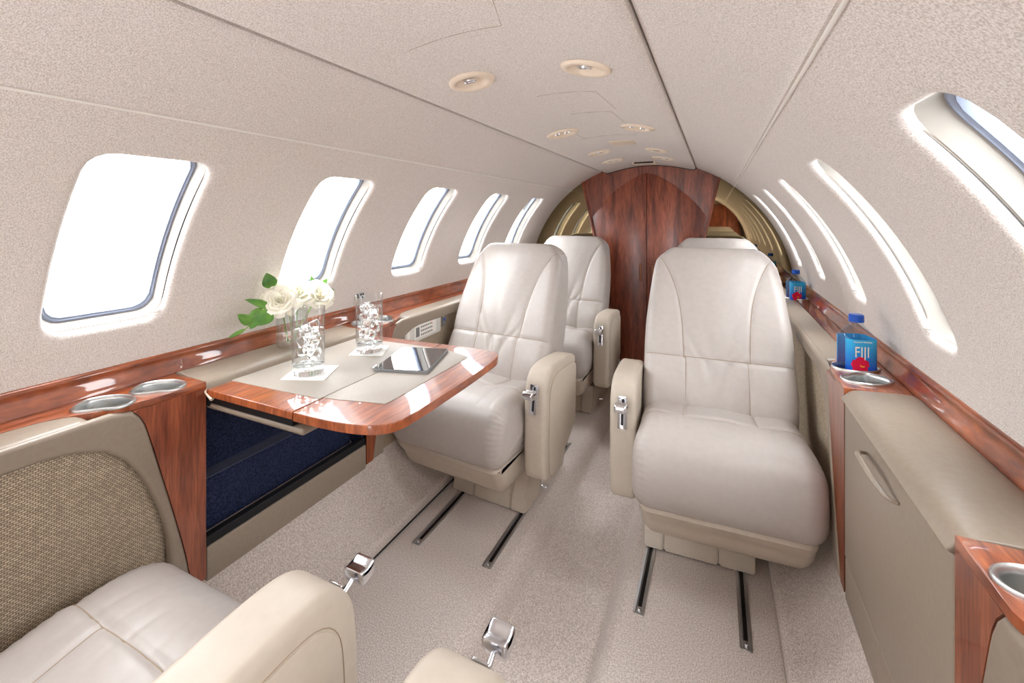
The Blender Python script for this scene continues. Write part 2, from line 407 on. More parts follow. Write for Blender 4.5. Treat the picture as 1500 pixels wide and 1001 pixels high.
for s, nm in ((-1, 'left'), (1, 'right')):
    me = wall_upper(s, 'wall_'+nm)
    o = link('wall_'+nm, me, 'wall'); structure(o)
    # upper side panel: rolled lower edge, then the circle up to the centre panel
    p = [(R0*math.cos(A_S1)+.012, 1.12+.004)]
    q = arcprof(A_S1+.012, math.acos(.272/R0), 14); q += [(.268, q[-1][1]+.004), (.267, q[-1][1]+.05), (.267, 1.31)]
    rolled = [(q[0][0]+.010, q[0][1]+.002), (q[0][0]+.006, q[0][1]-.004), (q[0][0]+.001, q[0][1]-.004)]
    V, F = strip(s, rolled+q, YF, YA+.02)
    o = mesh('ceiling', V, F, 'wall'); structure(o)
    V, F = strip(s, [(R0*math.cos(A_S1)+.0015, ZC+R0*math.sin(A_S1)-.001), (q[0][0]+.008, q[0][1]+.012)], YF, YA)
    o = mesh('trim_1' if s < 0 else 'trim_2', V, F, 'wall'); structure(o)
    o = tube('trim_13' if s < 0 else 'trim_14', [(s*(R0*math.cos(A_S1)-.0008), YF, ZC+R0*math.sin(A_S1)-.0005), (s*(R0*math.cos(A_S1)-.0008), YA, ZC+R0*math.sin(A_S1)-.0005)], .0024, 'white', None, 8); structure(o)
for s, nm in ((-1, 'left'), (1, 'right')):  # added backing strips that block light leaks at the window cell joints
    V = []; F = []
    for wy in WY:
        a, b = strip(s, arcprof(A_RAIL, A_S1, 60, R0+.0012), wy-.235, wy-.223, 1)
        F += [tuple(q+len(V) for q in f) for f in b]; V += a
    o = mesh('wall_'+nm, V, F, 'wall'); structure(o)
# centre ceiling panel
cp = [(0, 1.257), (.06, 1.2545), (.12, 1.2465), (.17, 1.2365), (.21, 1.227), (.235, 1.222), (.247, 1.2205), (.252, 1.225), (.253, 1.235), (.253, 1.30)]
full = [(-x, z) for x, z in reversed(cp[1:])]+cp
sm = resample([(x, z, 0) for x, z in full], 61, closed=False, sub=8)
XC = .012
V = []; F = []; n = 61; ny = 420
for i in range(ny+1):
    for p in sm: V.append((p.x+XC, YF+(YA+.01-YF)*i/ny, p.y))
for i in range(ny):
    for j in range(n-1): F.append((i*n+j, i*n+j+1, (i+1)*n+j+1, (i+1)*n+j))
top = len(V)
for i in (0, ny):
    for x in (-.257+XC, .257+XC): V.append((x, YF+(YA+.01-YF)*i/ny, 1.31))
FXY = [(-.108, .818), (.137, .835), (-.114, 1.451), (.137, 1.456), (-.109, 1.957), (.135, 1.983), (-.112, 2.264), (.133, 2.265)]
F = [f for f in F if not any(((sum(V[i][0] for i in f)/4-x)/.036)**2+((sum(V[i][1] for i in f)/4-y)/.036)**2 < 1 for x, y in FXY)]
ceil = mesh('ceiling', V, F, 'wall'); structure(ceil)
o = box('ceiling', -.3, .3, YF, YA+.02, 1.31, 1.33, 'wall'); structure(o)
def ceil_z(x):
    x = abs(x-XC)
    for (a, za), (b, zb) in zip(cp[:-1], cp[1:]):
        if a <= x <= b: return za+(zb-za)*(x-a)/(b-a)
    return 1.25
# ceiling seams (thin engraved joints between fabric panels)
def seamline(y0, x0, x1, y1=None, wd=.0012):
    k = 12; P = []
    for i in range(k+1):
        x = x0+(x1-x0)*i/k; y = y0+((y1 if y1 is not None else y0)-y0)*i/k; P.append((x, y, ceil_z(x)+.0002))
    return P
bm = bmesh.new()
for P in (seamline(.62, -.12, .06), seamline(.62, .06, .10, .5), seamline(1.02, -.04, .11), seamline(1.02, .11, .12, 1.2), seamline(1.24, -.02, .10), seamline(1.24, .10, .11, 1.42), seamline(1.62, -.10, .11), seamline(1.40, -.09, -.08, 1.62)):
    tube_bm(bm, P, .0004, 4)
o = bmobj('trim_3', bm, 'piping'); structure(o)

# ------------------------------------------------------------------ windows
latch_src = None
def window(s, wy, n):
    WHY = half_y(s); wy = wy+off_y(s)
    N = 96
    def shell(rings):
        V = []; F = []
        for pts, R in rings:
            for y, a in pts: V.append(cyl(s, wy+y, WA+a/R0, R))
        for q in range(len(rings)-1):
            for k in range(N): j = (k+1) % N; F.append((q*N+k, q*N+j, (q+1)*N+j, (q+1)*N+k))
        return V, F
    g = .013
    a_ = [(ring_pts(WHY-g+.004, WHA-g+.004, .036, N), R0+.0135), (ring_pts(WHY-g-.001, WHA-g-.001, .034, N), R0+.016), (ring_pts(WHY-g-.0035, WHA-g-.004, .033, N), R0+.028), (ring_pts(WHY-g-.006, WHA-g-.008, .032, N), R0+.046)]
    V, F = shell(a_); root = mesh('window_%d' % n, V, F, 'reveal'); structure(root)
    b_ = [(ring_pts(WHY-g-.005, WHA-g-.006, .032, N), R0+.040), (ring_pts(WHY-g-.008, WHA-g-.010, .031, N), R0+.0395), (ring_pts(WHY-g-.010, WHA-g-.012, .03, N), R0+.043), (ring_pts(WHY-g-.012, WHA-g-.0135, .03, N), R0+.0425), (ring_pts(WHY-g-.014, WHA-g-.016, .03, N), R0+.048), (ring_pts(WHY-g-.014, WHA-g-.016, .03, N), R0+.056)]
    V, F = shell(b_); mesh('window_gasket', V, F, 'gasket', root)
    pts = ring_pts(WHY-g-.006, WHA-g-.008, .03, N)
    rings = [([(y*f, a*f) for y, a in pts], R0+.05) for f in (1, .85, .7, .55, .4, .25, .1)]
    V, F = shell(rings); F.append(tuple(len(V)-N+k for k in range(N))); mesh('window_pane', V, F, 'pane', root)
    # dark shade slot along the aft edge
    V = []; F = []; K = 24
    for i in range(K+1):
        a = WA+(-WHA*.86+2*WHA*.86*i/K)/R0
        ww = .0022*math.sin(PI*(i+.2)/(K+.4))**.5
        V.append(cyl(s, wy+WHY-g+.0015, a, R0+.0132)); V.append(cyl(s, wy+WHY-g+.0015-ww*1.6, a, R0+.0139))
    for i in range(K): F.append((2*i, 2*i+1, 2*i+3, 2*i+2))
    mesh('shade_slot', V, F, 'black', root, smooth=False)
    # small shade latch in the lower aft corner
    a = WA-(WHA-.026)/R0; c = Vector(cyl(s, wy+WHY-.024, a, R0+.012)); up = Vector((-s*math.sin(a), 0, math.cos(a))); inn = Vector((-s*math.cos(a), 0, -math.sin(a)))
    tube('shade_latch', [c-up*.002-Vector((0, .010, 0)), c+inn*.008, c+Vector((0, .010, 0))+up*.002], .0028, 'white', root, 8)
    return root
k = 1
for s in (-1, 1):
    for wy in WY: window(s, wy, k); k += 1

# ------------------------------------------------------------------ floor
half = [(.70, .30), (.665, .27), (.640, .24), (.605, .15), (.57, .085), (.535, .048), (.500, .034), (.497, .001), (.490, .0), (.32, 0), (.175, 0), (.150, -.006), (.132, -.025), (.118, -.055), (.108, -.072), (.09, -.074), (0, -.074)]
fl = resample([(x, z, 0) for x, z in half], 120, closed=False, sub=10)
prof = [(-p.x, p.y) for p in fl]+[(p.x, p.y) for p in reversed(fl[:-1])]
V, F = strip(1, prof, YF, YA+.02, 4)
floor = mesh('floor', V, F, 'carpet', angle=60); structure(floor)
bm = bmesh.new()
for s in (-1, 1):
    tube_bm(bm, [(s*.1135, YF, -.0715), (s*.1135, YA, -.0715)], .0016, 5)
    if s < 0: tube_bm(bm, [(s*.4965, YF, .006), (s*.4965, YA, .006)], .003, 5)
o = bmobj('trim_4', bm, 'black'); structure(o)

# ------------------------------------------------------------------ wood rail along both walls
for s, nm in ((-1, 'left'), (1, 'right')):
    rp = [(.737, .652), (.731, .658), (.724, .656), (.7205, .650), (.722, .640), (.718, .625), (.714, .612), (.716, .607), (.735, .607)]
    rs = resample([(x, z, 0) for x, z in rp], 40, closed=False, sub=8)
    V, F = strip(s, [(p.x, p.y) for p in rs], YF, YA+.005, 2)
    o = mesh('trim_5' if s < 0 else 'trim_6', V, F, 'wood', angle=60); structure(o)
    o = box('trim_7' if s < 0 else 'trim_8', s*.700, s*.738, YF, YA, .598, .6075, 'black'); structure(o)

# ------------------------------------------------------------------ consoles
def cup_shape(cx, cy, sx, d, sc=1.0, n=40):
    """teardrop cup outline; d says which way along y the fat end points"""
    out = []
    for k in range(n):
        t = 2*PI*k/n; y = math.cos(t); x = math.sin(t)      # y to fat end, x to the wall
        r = 1.0+.10*y
        if x < 0: r *= 1-.16*math.exp(-((y+.25)/.35)**2)
        if y < 0: x *= 1-.42*(-y)
        out.append((cx+sx*(x*.044*r+.010*(-y))*sc, cy+d*y*.039*r*sc))
    return out
def cup(parent, cx, cy, sx, d, z=.611):
    V = []; F = []; n = 40
    spec = [(1.06, z-.001), (1.07, z+.0025), (1.02, z+.0045), (.95, z+.003), (.92, z-.003), (.90, z-.030), (.86, z-.043), (.78, z-.046)]
    for sc, zz in spec:
        for x, y in cup_shape(cx, cy, sx, d, sc, n): V.append((x, y, zz))
    for q in range(len(spec)-1):
        for k in range(n): j = (k+1) % n; F.append((q*n+k, q*n+j, (q+1)*n+j, (q+1)*n+k))
    F.append(tuple((len(spec)-1)*n+k for k in range(n)))
    o = mesh('cup_holder', V, F, 'satin', parent, angle=60); o['label'] = 'satin metal cup holder'
    return o
TZ = .611
def console(s, yb, d, L, cups, label, shift=0., cupdir=None, bot=.2, low=True, colshift=0.):
    """seat-side console; yb bay edge, d direction away from the bay, s wall side"""
    root = thing('side_console', label, 'console', (s*.6, yb, 0))
    P = root
    def X(x): return s*x-s*.6
    def T(t): return d*t
    k = shift; kc = shift+colshift
    # wood corner plate on top, with holes for the cups
    out = [(.600, 0), (.600, .10+k), (.606, .125+k), (.613, .155+k), (.628, .188+k), (.648, .215+k), (.662, .245+k), (.668, .29+k), (.668, L), (.712, L), (.712, 0)]
    o2 = [out[0]]+smoothpts(out[1:8], 24)+out[8:]
    holes = [[(X(0)+x, y-yb) for x, y in cup_shape(s*cx, cy, s, dd, 1.0)] for cx, cy, dd in cups]
    plate('wood_ledge', [(X(x), T(t)) for x, t in o2], holes, TZ-.012, TZ, 'wood', P, bev=.003)
    for cx, cy, dd in cups:
        c = cup(P, s*cx, cy, s, dd, TZ); c.location = (-s*.6, -yb, 0)
    # wood column below
    outer = smoothpts([(.138+kc, .598), (.122+kc, .575), (.107+kc, .52), (.09+kc, .45), (.066+kc*.8, .36), (.040+kc*.4, .26), (.028, bot)], 24)
    col = [(T(0), .5995), (T(0), bot)]+[(T(t), z) for t, z in reversed(outer)]
    plate('wood_column', col, [], X(.60), X(.618), 'wood_c', P, axes='yz') if s < 0 else plate('wood_column', col, [], X(.618), X(.60), 'wood_c', P, axes='yz')
    box('wood_end', X(.601), X(.70), min(T(0), T(.012)), max(T(0), T(.012)), bot, TZ-.012, 'wood_dark', P)
    # leather arch
    inner = smoothpts([(.078+k, bot), (.080+k, .30), (.090+k, .372), (.123+k, .468), (.160+k, .527), (.205+k, .556), (.28+k, .568), (.42+k, .566), (L, .562)], 40)
    arch = [(T(t), z) for t, z in outer]+[(T(t), z) for t, z in inner]+[(T(L), .606), (T(.17+k), .606)]
    xi, xo = X(.610), X(.598)
    plate('leather_arch', arch, [], xi, xo, 'console', P, bev=.008, axes='yz', seg=4)
    # leather roll on the ledge edge
    y0, y1 = sorted((T(.19+k), T(L)))
    prof = [(X(x), z) for x, z in [(.5985, .585), (.6005, .597), (.608, .606), (.622, .6085), (.645, .6095), (.668, .6095), (.690, .606), (.69, .57), (.66, .565), (.61, .566), (.600, .572)]]
    o, *_ = pad('leather_armrest', prof, (y1-y0)/2, .020, 'console', P, nx=10, Mn=48, xo=(y0+y1)/2, ax='y')
    # inset woven panel
    rec = [(T(.03), bot-.0), (T(.03), .58), (T(L), .58), (T(L), bot)]
    plate('woven_panel', rec, [], X(.66), X(.618), 'tweed', P, axes='yz')
    return root
cl1 = console(-1, .565, -1, 1.4, [(.652, .412, 1), (.652, .498, 1)], 'left wall console with wood corner, two cup holders and woven tweed panel, nearest the viewer', shift=-.012)
cl2 = console(-1, 1.03, 1, 1.62, [(.660, 1.085, -1), (.652, 1.165, -1)], 'left wall console with control panel behind the table')
cr2 = console(1, 1.085, 1, 1.565, [(.655, 1.162, -1), (.655, 1.245, -1), (.675, 2.19, 1)], 'right wall console with two cup holders beyond the cabinet', shift=.02)
cr1 = console(1, .632, -1, 1.5, [(.652, .555, 1), (.652, .47, 1)], 'right wall console with wood corner and cup holder, bottom right of the photo', colshift=-.05)

# ------------------------------------------------------------------ right cabinet
cab = thing('wall_cabinet', 'beige leather cabinet with bow handle between the right wall consoles', 'cabinet', (.6, .8585, 0))
ya, yb_ = -.2245, .2245
o, *_ = pad('cabinet_top', [(-.003, .588), (-.001, .597), (.006, .605), (.018, .610), (.05, .6125), (.112, .6125), (.112, .585), (.05, .584)], .2235, .003, 'console', cab, nx=4, Mn=48, ax='y')
box('body', .012, .10, ya, yb_, .2, .58, 'black', cab)
bm = bmesh.new(); bbox(bm, 0, .02, ya+.001, yb_-.001, .275, .5855, .004); door = bmobj('door', bm, 'console', cab)
hp = [(-.001, -.0685, .551), (-.012, -.062, .553), (-.020, -.035, .560), (-.022, .005, .563), (-.020, .045, .560), (-.012, .072, .553), (-.001, .0775, .551)]
hs = resample(hp, 24, closed=False, sub=8)
bm = bmesh.new(); tube_bm(bm, hs, .005, 8, rf=lambda t: .0025+.0028*math.sin(PI*t)); h = bmobj('handle', bm, 'console', door)
box('lower_panel', .001, .02, ya+.001, yb_-.001, .19, .2735, 'console', cab, bev=.002)

# ------------------------------------------------------------------ left table bay
bay = thing('table_bay', 'dark navy lined table stowage bay in the left wall under the table', 'stowage bay', (-.6, .7975, 0))
h0 = (.565-.7975, 1.03-.7975)
box('back_panel', -.10, -.095, h0[0], h0[1], .2, .58, 'navy', bay)
box('bay_floor', -.10, -.02, h0[0], h0[1], .245, .255, 'navy', bay)
box('side_panel', -.10, -.012, h0[0]+.001, h0[0]+.006, .2, .575, 'navy', bay)
box('side_panel', -.10, -.012, h0[1]-.006, h0[1]-.001, .2, .575, 'navy', bay)
box('sill', -.022, -.003, h0[0], h0[1], .262, .282, 'black', bay, bev=.002)
box('kick_panel', -.022, 0, h0[0]+.002, h0[1]-.001, .19, .262, 'console', bay, bev=.003)
box('lining_step', -.10, -.055, h0[0]+.006, h0[1]-.006, .255, .375, 'navy', bay, bev=.008)
box('lining_band', -.099, -.056, h0[0]+.006, h0[1]-.006, .3752, .3765, 'navy_light', bay)
o, *_ = pad('leather_ledge', [(-.002, .582), (-.004, .596), (-.012, .606), (-.03, .6115), (-.07, .613), (-.11, .613), (-.112, .58), (-.06, .578)], .2315, .003, 'console', bay, nx=4, Mn=48, ax='y')

box('table_gap', -.002, .008, h0[0]+.002, h0[1]-.002, .560, .590, 'black', bay)  # black strip stands in for the shadow between ledge and table
# ------------------------------------------------------------------ folding table
tab = thing('folding_table', 'glossy wood folding table with beige leather inlay, extended from the left wall', 'table', (-.35, .80, 0))
def tl(p): return (p[0]+.35, p[1]-.80)
outl = [(-.334, .5605), (-.28, .5615), (-.22, .5665), (-.178, .576)]+[(-.152, .590), (-.137, .612), (-.131, .65), (-.129, .72), (-.129, .86), (-.133, .97), (-.139, 1.003), (-.152, 1.028), (-.18, 1.041), (-.25, 1.043), (-.334, 1.038)]
outl = smoothpts(outl, 60)
inl2 = [(-.3345, .6205), (-.30, .634), (-.25, .648), (-.215, .656)]+[(-.203, .67), (-.203, .80), (-.204, .955), (-.215, .972), (-.27, .99), (-.3345, .996)]
inl2 = [(-.3345, .630)]+smoothpts(inl2[1:-1], 40)+[(-.3345, .994)]
plate('table_leaf', [tl(p) for p in outl], [], .582, .5985, 'wood', tab, bev=.007, seg=5)
leaf1 = [(-.591, .5605), (-.337, .5605), (-.337, 1.038), (-.45, 1.033), (-.591, 1.027)]
plate('table_leaf', [tl(p) for p in leaf1], [], .584, .5985, 'wood', tab, bev=.003, seg=3)
inl1 = [(-.591, .612), (-.46, .617), (-.337, .622), (-.337, .996), (-.591, .985)]
a = plate('leather_inlay', [tl(p) for p in inl1], [], .5980, .5997, 'inlay', tab, bev=.0004)
b = plate('leather_inlay', [tl(p) for p in inl2], [], .5980, .5997, 'inlay', tab, bev=.0004)
a['label'] = b['label'] = 'beige leather inlay'
box('slide_rail', *[x+.35 for x in (-.598, -.345)], .568-.8, .60-.8, .567, .5838, 'black', tab)
box('slide_rail', *[x+.35 for x in (-.598, -.345)], .99-.8, 1.02-.8, .567, .5838, 'black', tab)
box('support_tray', *[x+.35 for x in (-.606, -.318)], .568-.8, .64-.8, .553, .566, 'console', tab, bev=.005)
box('support_tray', *[x+.35 for x in (-.606, -.318)], .94-.8, 1.015-.8, .553, .566, 'console', tab, bev=.005)
tube('pivot_arm', [(-.606+.35, .566-.8, .592), (-.590+.35, .563-.8, .587), (-.575+.35, .5625-.8, .579)], .004, 'cream', tab, 8)

# ------------------------------------------------------------------ aft bulkhead
def flare(z): return .10+(z+.074)*.222
yb0 = YA
# wood wall field with gothic arch doors
def arch_x(t): return t
archL = smoothpts([(0, 1.213), (-.06, 1.194), (-.14, 1.145), (-.22, 1.078), (-.28, 1.012), (-.318, .955)], 20)
tpt = lambda sx: [(sx*-x, z) for x, z in archL]
zt = 1.275
panelpoly = [(-flare(-.074), -.074), (-flare(1.195)-.0, 1.195), (-.26, 1.236), (-.26, zt), (.26, zt), (.26, 1.236), (flare(1.195), 1.195), (flare(-.074), -.074)]
o = plate('wall_back', panelpoly, [], YA+.012, YA+.0, 'wood_v', axes='xz'); structure(o, None)
for i, sx in enumerate((-1, 1)):
    g = .0018
    dp = [(sx*g, -.07)]+[(sx*(max(g, -x)), z) for x, z in archL]+[(sx*(flare(-.07)-.012), -.07)]
    o = plate('door_%d' % (i+1), dp, [], YA-.0005, YA-.007, 'wood_v', bev=.0015, axes='xz'); structure(o)
    rr = rrect(.0085, .052, .0085, 6)
    p1 = plate('door_pull', [(sx*.034+x, z+.632) for x, z in rr], [], YA-.0065, YA-.0095, 'pull_rim', o, axes='xz')
    rr = rrect(.006, .049, .006, 6)
    p2 = plate('pull_recess', [(sx*.034+x, z+.632) for x, z in rr], [], YA-.009, YA-.0103, 'pull_in', p1, axes='xz')
bm = bmesh.new()
tube_bm(bm, [(0, YA-.001, -.07), (0, YA-.001, 1.21)], .0018, 6)
o = bmobj('trim_9', bm, 'black'); structure(o)
for sx in (-1, 1):
    e = [(flare(-.074), -.074), (flare(1.2), 1.2), (flare(1.2)+.013, 1.2), (flare(-.074)+.013, -.074)]
    o = plate('trim_10' if sx < 0 else 'trim_11', [(sx*x, z) for x, z in e], [], YA+.005, YA-.012, 'wood_v', bev=.003, axes='xz'); structure(o)
    # bronze mirror
    m_ = [(sx*(flare(.25)+.01), .25), (sx*(flare(1.2)+.01), 1.2)]+[(sx*R0*1.01*math.cos(a), ZC+R0*1.01*math.sin(a)) for a in [math.radians(62-62*i/20) for i in range(21)]]+[(sx*.70, .25)]
    o = plate('mirror_panel', m_, [], YA+.008, YA+.004, 'mirror', axes='xz')
    tag(o, 'bronze mirror panel %s of the wood doors on the aft bulkhead' % ('left' if sx < 0 else 'right'), 'mirror')
# black seal under the ceiling end
bm = bmesh.new()
tube_bm(bm, [(p.x+XC, YA-.004, p.y+.001) for p in sm[2:-2]], .005, 6)
o = bmobj('trim_12', bm, 'black'); structure(o)
# closing pieces beyond and below
def lowwall(s):
    pr = [(.755, .60), (.755, .56), (.75, .40), (.74, .25), (.66, .2)]
    V, F = strip(s, pr, YF, YA+.02, 2); return V, F
for s, nm in ((-1, 'left'), (1, 'right')):
    V, F = lowwall(s); o = mesh('wall_'+nm, V, F, 'tweed'); structure(o)
o = plate('wall_back', [(-.8, -.1), (.8, -.1), (.8, 1.35), (-.8, 1.35)], [], YA+.04, YA+.03, 'wall', axes='xz'); structure(o)

# ------------------------------------------------------------------ forward end behind the camera
cutd = [(-.42, -.07), (.14, -.07), (.14, 1.15), (-.42, 1.15)]  # unseen opening, enlarged to bring fill light onto floor and seat fronts
o = plate('wall_front', [(-.8, -.1), (.8, -.1), (.8, 1.35), (-.8, 1.35)], [cutd], YF-.01, YF, 'wall', axes='xz'); structure(o)
fc = thing('wardrobe', 'dark wood wardrobe at the forward end, seen only in the right mirror', 'wardrobe', (.35, YF+.12, 0))
ft = [(-.18, .0), (.17, .0), (.26, .25), (.32, .5)]+smoothpts([(.30, .80), (.25, .98), (.14, 1.10), (0, 1.14), (-.12, 1.13), (-.18, 1.10)], 16)
plate('cabinet_front', ft, [], -.1, .06, 'wood_v', fc, bev=.01, axes='xz')
tube('door_knob', [(-.1, .06, .7), (-.1, .085, .7)], .012, 'chrome', fc, 10)

exec_parts = []
# ------------------------------------------------------------------ seats
def gauss(d, w): return math.exp(-(d/w)**2)
BP = [(-.055, .345), (-.052, .40), (-.028, .47), (.008, .54), (.050, .62), (.092, .70), (.128, .77), (.152, .815), (.178, .840), (.215, .846), (.245, .825), (.252, .78), (.232, .70), (.195, .58), (.155, .45), (.115, .34), (.07, .29), (.0, .285), (-.04, .305)]
ZS = .520
def back_w(y, z):
    pts = [(.28, .195), (.34, .207), (.45, .212), (.55, .213), (.62, .211), (.70, .203), (.76, .196), (.80, .188), (.825, .178), (.84, .165), (.85, .155)]
    if z <= pts[0][0]: return pts[0][1]
    for (a, wa), (b, wb) in zip(pts[:-1], pts[1:]):
        if z <= b: t = (z-a)/(b-a); return wa+(wb-wa)*t
    return pts[-1][1]
def seam_x(z):
    t = (z-ZS)/(.846-ZS)
    if t < 0: return .086
    return .092+.016*t+.083*max(t, 0)**3.2
def back_disp(x, y, z, ny, nz, k):
    if ny > -.15: return 0
    f = min(1, (-ny-.15)/.3)
    d = 0
    xs = seam_x(z); sl = 1/math.sqrt(1+((seam_x(z+.01)-seam_x(z-.01))/.02)**2)
    dv = (abs(x)-xs)*sl; dh = z-ZS+.012*(abs(x)/.2)**2*0
    d += .010*(1-gauss(dv, .05))*(1-gauss(dh, .05))-.004*gauss(dv, .006)-.005*gauss(dh, .006)
    ax_ = abs(x)
    if ax_ < xs:    # gathers fanning from the cross seam
        for c, kx, a in ((-.045, 1.2, .0016), (-.012, .3, .0013), (.03, -.6, .0017), (.062, -1.4, .0014), (-.07, 1.8, .0012)):
            up = z-ZS
            if up > 0: d -= a*4*gauss(x-(c-kx*up*.5), .009+.06*up)*math.exp(-up/.06)*(1-gauss(up, .006))
            else: d -= a*4.5*gauss(x-(c*.9-kx*up*.25+.01*math.sin(up*30+c*90)), .010+.05*(-up))*math.exp(up/.09)*(1-gauss(up, .006))
        d += .0018*noise.noise(Vector((x*22, z*9, 3)))
    else:
        d += .0012*noise.noise(Vector((x*10, z*14, 7)))
    return d*f
CP = [(-.27, .214), (-.318, .222), (-.342, .250), (-.350, .292), (-.345, .338), (-.325, .378), (-.285, .400), (-.235, .407), (-.175, .405), (-.12, .396), (-.06, .388), (.02, .380), (.07, .365), (.085, .32), (.07, .24), (.03, .212), (-.08, .206), (-.18, .208)]
YX = -.165
def cush_w(y, z): return .205 if y > -.2 else .205+.008*gauss(y+.33, .1)-.006*gauss(z-.44, .03)
def cush_disp(x, y, z, ny, nz, k):
    d = 0
    if nz > .2:
        f = min(1, (nz-.2)/.3)
        if y > YX-.02:
            dv = abs(x)-.092; dh = y-YX; wgt = 1/(1+math.exp(-dh/.004))
            d += f*wgt*(.007*(1-gauss(dv, .05))-.004*gauss(dv, .006)-.010*(1-gauss(dh, .03))*0)
            # cross seam, only between the lengthwise seams and out to the sides
            d -= f*.005*gauss(dh, .006)
        d += f*.008*gauss(y+.24, .06)*(1-(abs(x)/.22)**4)
        for c, a in ((-.15, .0010), (-.10, .0014), (-.06, .0012), (-.02, .0008), (.03, .0013), (.075, .0011), (.12, .0014), (.16, .0010)):
            d -= 1.5*f*a*gauss(x-c-.10*(y+.24)*math.copysign(1, c), .005)*gauss(y+.23, .07)
    d += .0015*noise.noise(Vector((x*9, y*9, z*9)))
    # puckers at the side seam
    if abs(x) > .165: d += .0010*math.sin(k*2*PI*70)*min(1, (abs(x)-.165)/.02)
    return d
def build_seat(side, label, near=False):
    """seat facing -y; side = +1 when the wall is at +x"""
    root = thing('cabin_seat', label, 'seat', (0, 0, 0), 0, 'cream leather cabin seats')
    o = side*.055
    if near: o = side*.045
    # base
    bp = [(-.125, .125), (-.132, .08), (-.150, .040), (-.156, .004), (.165, .004), (.19, .06), (.15, .125)]
    def blk(nm, x0, x1, mt):
        V = []; F = []; n = len(bp)
        for x in (x0, x1):
            for y, z in bp: V.append((x, y, z))
        for i in range(n): F.append((i, (i+1) % n, n+(i+1) % n, n+i))
        F.append(tuple(range(n))); F.append(tuple(range(n, 2*n)))
        bm = bmesh.new(); vs = [bm.verts.new(v) for v in V]
        for f in F: bm.faces.new([vs[i] for i in f])
        bmesh.ops.bevel(bm, geom=list(bm.edges), offset=.004, segments=2, affect='EDGES', clamp_overlap=True)
        return bmobj(nm, bm, mt, root)
    b = blk('base_cover', -.088, .052, 'leather_shell') if side > 0 else blk('base_cover', -.052, .088, 'leather_shell')
    blk('base_side', -.142, -.0895, 'leather_shell') if side > 0 else blk('base_side', -.142, -.0535, 'leather_shell')
    blk('base_side', .0535, .142, 'leather_shell') if side > 0 else blk('base_side', .0895, .142, 'leather_shell')
    box('pull_tab', -.030 if side > 0 else .006, -.010 if side > 0 else .026, -.142, -.128, .085, .112, 'leather_shell', b, bev=.002)
    box('inner_frame', -.13, .13, -.11, .14, .006, .12, 'black', root)
    # tray under the cushion
    sp_, *_ = pad('seat_pan', [(-.235, .118), (-.272, .135), (-.296, .175), (-.302, .236), (.06, .236), (.085, .16), (.06, .118), (-.08, .112)], .196, .03, 'leather_shell', root, nx=8, Mn=56, xo=o, wf=lambda y, z: .196-.012*max(0, (.16-z)/.05))
    if near:
        for q in root.children: q.location.y += .12
    c, P, Nn, sf = pad('seat_cushion', CP, .21, .045, 'leather', root, nx=70, Mn=200, wf=cush_w, disp=cush_disp, xo=o, arc=7)
    if near: c.scale = (1, 1.0, .87); c.location = (0, .12, 0)
    idx = [i for i in range(200) if Nn[i].y > .3 and P[i].x > YX]
    idx.sort(key=lambda i: P[i].x)
    bm = bmesh.new()
    for sx in (-1, 1): tube_bm(bm, [sf(sx*.092, i)+Vector((0, 0, -.0002)) for i in idx], .0011, 5)
    ic = min((i for i in range(200) if Nn[i].y > .5), key=lambda i: abs(P[i].x-YX))
    tube_bm(bm, [sf(-.2+.4*k/30, ic) for k in range(31)], .0011, 5)
    bmobj('cushion_seam', bm, 'piping', c)
    b, P, Nn, sf = pad('seat_back', BP, .21, .036, 'leather', root, nx=70, Mn=240, wf=back_w, disp=back_disp, xo=o, arc=7)
    fr = [i for i in range(240) if Nn[i].x < -.2 and .33 < P[i].y < .838]; fr.sort(key=lambda i: P[i].y)
    bm = bmesh.new()
    for sx in (-1, 1):
        pts = [sf(sx*min(seam_x(P[i].y), back_w(0, P[i].y)-.008), i) for i in fr if seam_x(P[i].y) < back_w(0, P[i].y)-.004]
        tube_bm(bm, pts, .0012, 5)
    ic = min(fr, key=lambda i: abs(P[i].y-ZS)); tube_bm(bm, [sf(-.2125+.425*k/36, ic) for k in range(37)], .0012, 5)
    bmobj('back_seam', bm, 'piping', b)
    if near: b.location = (0, .22, 0)
    # arm on the aisle side
    xa = -side*.197; hw = .037 if not near else .045
    ap = [(-.176, .150), (-.196, .165), (-.202, .21), (-.201, .30), (-.198, .40), (-.187, .450), (-.155, .481), (-.10, .489), (.0, .484), (.045, .478), (.060, .462), (.058, .40), (.050, .27), (.02, .235), (-.06, .19), (-.13, .155)]
    a, P, Nn, sf = pad('armrest', ap, hw, .014, 'leather_shell', root, nx=6, Mn=120, xo=xa, arc=5)
    # inset side panel
    ip = resample([(p[0]*1.0, p[1], 0) for p in ap], 80)
    cen = Vector((.055, .20, 0)); V = []
    for sx in (-side,):
        q = [(.87*(p.x-cen.x)+cen.x-.001, .90*(p.y-cen.y)+cen.y-.002) for p in ip]
        x0, x1 = xa+sx*(hw-.0005), xa+sx*(hw+.0015)
        plate('side_panel', q, [], x0, x1, 'leather_shell', a, bev=.0015, axes='yz')
        tube('side_seam', [(xa+sx*(hw+.0002), y, z) for y, z in [(.88*(p.x-cen.x)+cen.x-.001, .91*(p.y-cen.y)+cen.y-.002) for p in ip]], .0008, 'piping', a, 5, closed=True)
    # chrome lever
    pl = rrect(.0125, .045, .003, 3)
    lp = plate('lever_plate', [(x, z) for x, z in pl], [], 0, -.0025, 'chrome', a, bev=.001, axes='xz')
    lp.location = (xa, -.2025, .400); lp.rotation_euler = (-.13, 0, 0); lp['label'] = 'chrome recline lever plate'
    slot = plate('lever_slot', rrect(.0035, .018, .0034, 5), [], -.002, -.0031, 'black', lp, axes='xz'); slot.location = (0, 0, -.016)
